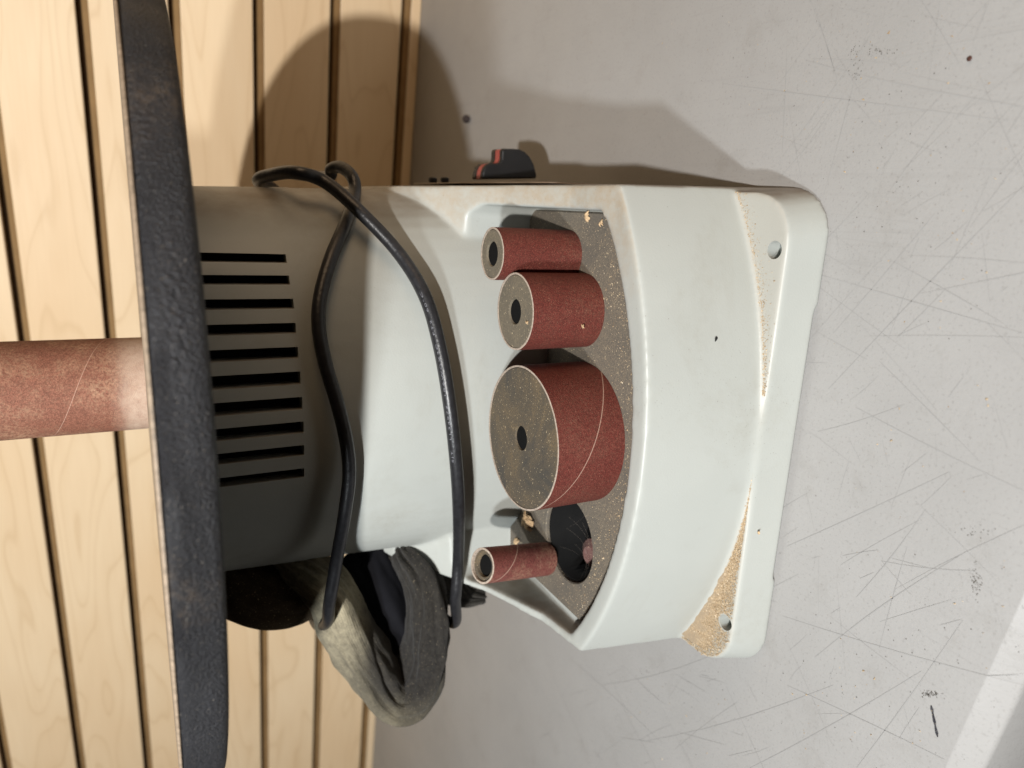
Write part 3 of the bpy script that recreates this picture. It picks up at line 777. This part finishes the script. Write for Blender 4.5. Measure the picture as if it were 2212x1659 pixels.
# curled shavings
def shaving(p, size, seed, label, n=4):
    r2 = random.Random(seed); V, Fc = [], []
    for s_ in range(n):
        a = r2.uniform(0, 6.28); L = size*r2.uniform(.7, 1.3); w = size*r2.uniform(.12, .3); b = len(V); cu = r2.uniform(-1.6, 1.6)
        o = np.array([r2.uniform(-.3, .3), r2.uniform(-.3, .3), 0])*size
        for i in range(7):
            t = i/6; an = a+cu*t; c = np.array(p)+o+np.array([math.cos(an)*L*(t-.5), math.sin(an)*L*(t-.5), .25+size*.28*math.sin(math.pi*t)*r2.uniform(.7, 1)])
            n = np.array([-math.sin(an), math.cos(an), .3]); ww = w*(.4+.6*math.sin(math.pi*(.1+.8*t)))*r2.uniform(.6, 1.2)
            V += [tuple(c-n*ww), tuple(c+n*ww)]
        for i in range(6): Fc.append((b+2*i, b+2*i+1, b+2*i+3, b+2*i+2))
    o = mesh_obj('wood_shaving', V, Fc, SHAVE, smooth=True)
    so = o.modifiers.new('s', 'SOLIDIFY'); so.thickness = .0002; evaluated(o)
    tag(o, label, 'wood shaving'); return o
SHAVE = m_flat('pale_wood_shaving', (.52, .37, .22), .8, .2, .25, 300)
shaving(atz(1270, 467, MATZ), 4.2, 1, 'flat torn wood shaving on the mat beside the slim drum')
shaving(atz(1300, 484, MATZ), 3.0, 2, 'small wood curl against the front lip of the tray')
shaving(atz(1141, 1122, MATZ+2), 9, 3, 'fluffy clump of pale shavings between the widest drum and the narrow sleeve', 14)
shaving(atz(1118, 1168, MATZ+.5), 5, 12, 'shaving wedged behind the narrow leaning sleeve')
p = aty(1260, 705, mc[1]-19.8); shaving((p[0], p[1]-.3, p[2]), 1.9, 5, 'wood fibre stuck on the side of the medium drum')
p = atz(1140, 695, mc[2]); shaving((p[0], p[1], p[2]), 1.9, 6, 'wood fibre on the top edge of the medium drum')
shaving(aty(1640, 1150, -199.6), 1.6, 7, 'pale chip on the front face of the base flange')
# cobweb in the empty well
WEBM = m_flat('dusty_cobweb', (.10, .085, .07), .9, .1)
V, Fc = [], []
def strand(a, b, w):
    a, b = np.array(a), np.array(b); d = b-a; L = np.linalg.norm(d); d /= L
    n1 = np.cross(d, [0, 0, 1.]); n1 /= np.linalg.norm(n1); n2 = np.cross(d, n1); k = 12; base = len(V)
    sag = rng.uniform(.08, .35)*L
    for i in range(k+1):
        t = i/k; c = a+d*L*t-np.array([0, 0, 1])*sag*4*t*(1-t)
        for j in range(3): V.append(tuple(c+w*(math.cos(j*2.094)*n1+math.sin(j*2.094)*n2)))
    for i in range(k):
        for j in range(3): Fc.append((base+3*i+j, base+3*i+(j+1) % 3, base+3*i+3+(j+1) % 3, base+3*i+3+j))
for i in range(6):
    a1 = rng.uniform(0, 6.28); a2 = a1+rng.uniform(.7, 3.4); z1, z2 = MATZ-rng.uniform(1, 9), MATZ-rng.uniform(1, 16); r = well[2]-2.2
    strand((well[0]+r*math.cos(a1), well[1]+r*math.sin(a1), z1), (well[0]+r*rng.uniform(.1, 1)*math.cos(a2), well[1]+r*rng.uniform(.1, 1)*math.sin(a2), z2), rng.uniform(.025, .06))
web = mesh_obj('cobweb', V, Fc, WEBM); tag(web, 'dusty cobweb strung across the empty black well', 'cobweb', kind='stuff')
# bits lying on the bench near the wall
p = atz(1014, 258, BENCH)
NUT = m_flat('dark_pellet', (.05, .04, .04), .7, .2)
nut = cyl('dark_pellet', (p[0], p[1], BENCH), 3.6, 0, 6.5, NUT, 1.4, 6)
tag(nut, 'small dark nut lying on the bench in the shade near the slat wall', 'nut')
p = atz(800, 1652, BENCH)
clip = loft('black_clip', [[(p[0]+x, p[1]+8+y, BENCH+z) for x, z in ((-14, 0), (16, 0), (16, 9), (4, 17), (-6, 15), (-14, 8))] for y in (0, 14)], BLACK, smooth=False)
bv = clip.modifiers.new('b', 'BEVEL'); bv.width = .0015; bv.segments = 2; evaluated(clip)
tag(clip, 'small black clip standing at the foot of the slat wall', 'clip')
p = atz(2096/1.0, 127, BENCH)
rd = cyl('brown_bead', (p[0], p[1], BENCH), 1.0, 0, 1.1, m_flat('brown_seed', (.07, .028, .02), .6, .2), .5, 10)
tag(rd, 'tiny reddish-brown crumb on the bare grey bench', 'crumb')

# one black smear on the front face of the base
gx = atz(1597, 744, -240); gy = front_wall_y(gx[0], -240)
GR = m_flat('black_grease', (.012, .012, .012), .6, .3)
V = [(gx[0], gy-.55, -240)]; Fc = []
for i in range(9):
    a = i*2*math.pi/9; r = (1.3 if i != 4 else 2.4)*rng.uniform(.75, 1.1); V.append((gx[0]+r*math.cos(a), gy-.30, -240+r*.8*math.sin(a)))
for i in range(9): Fc.append((0, 1+i, 1+(i+1) % 9))
sp = mesh_obj('grease_speck', V, Fc, GR); adopt(sander, sp)
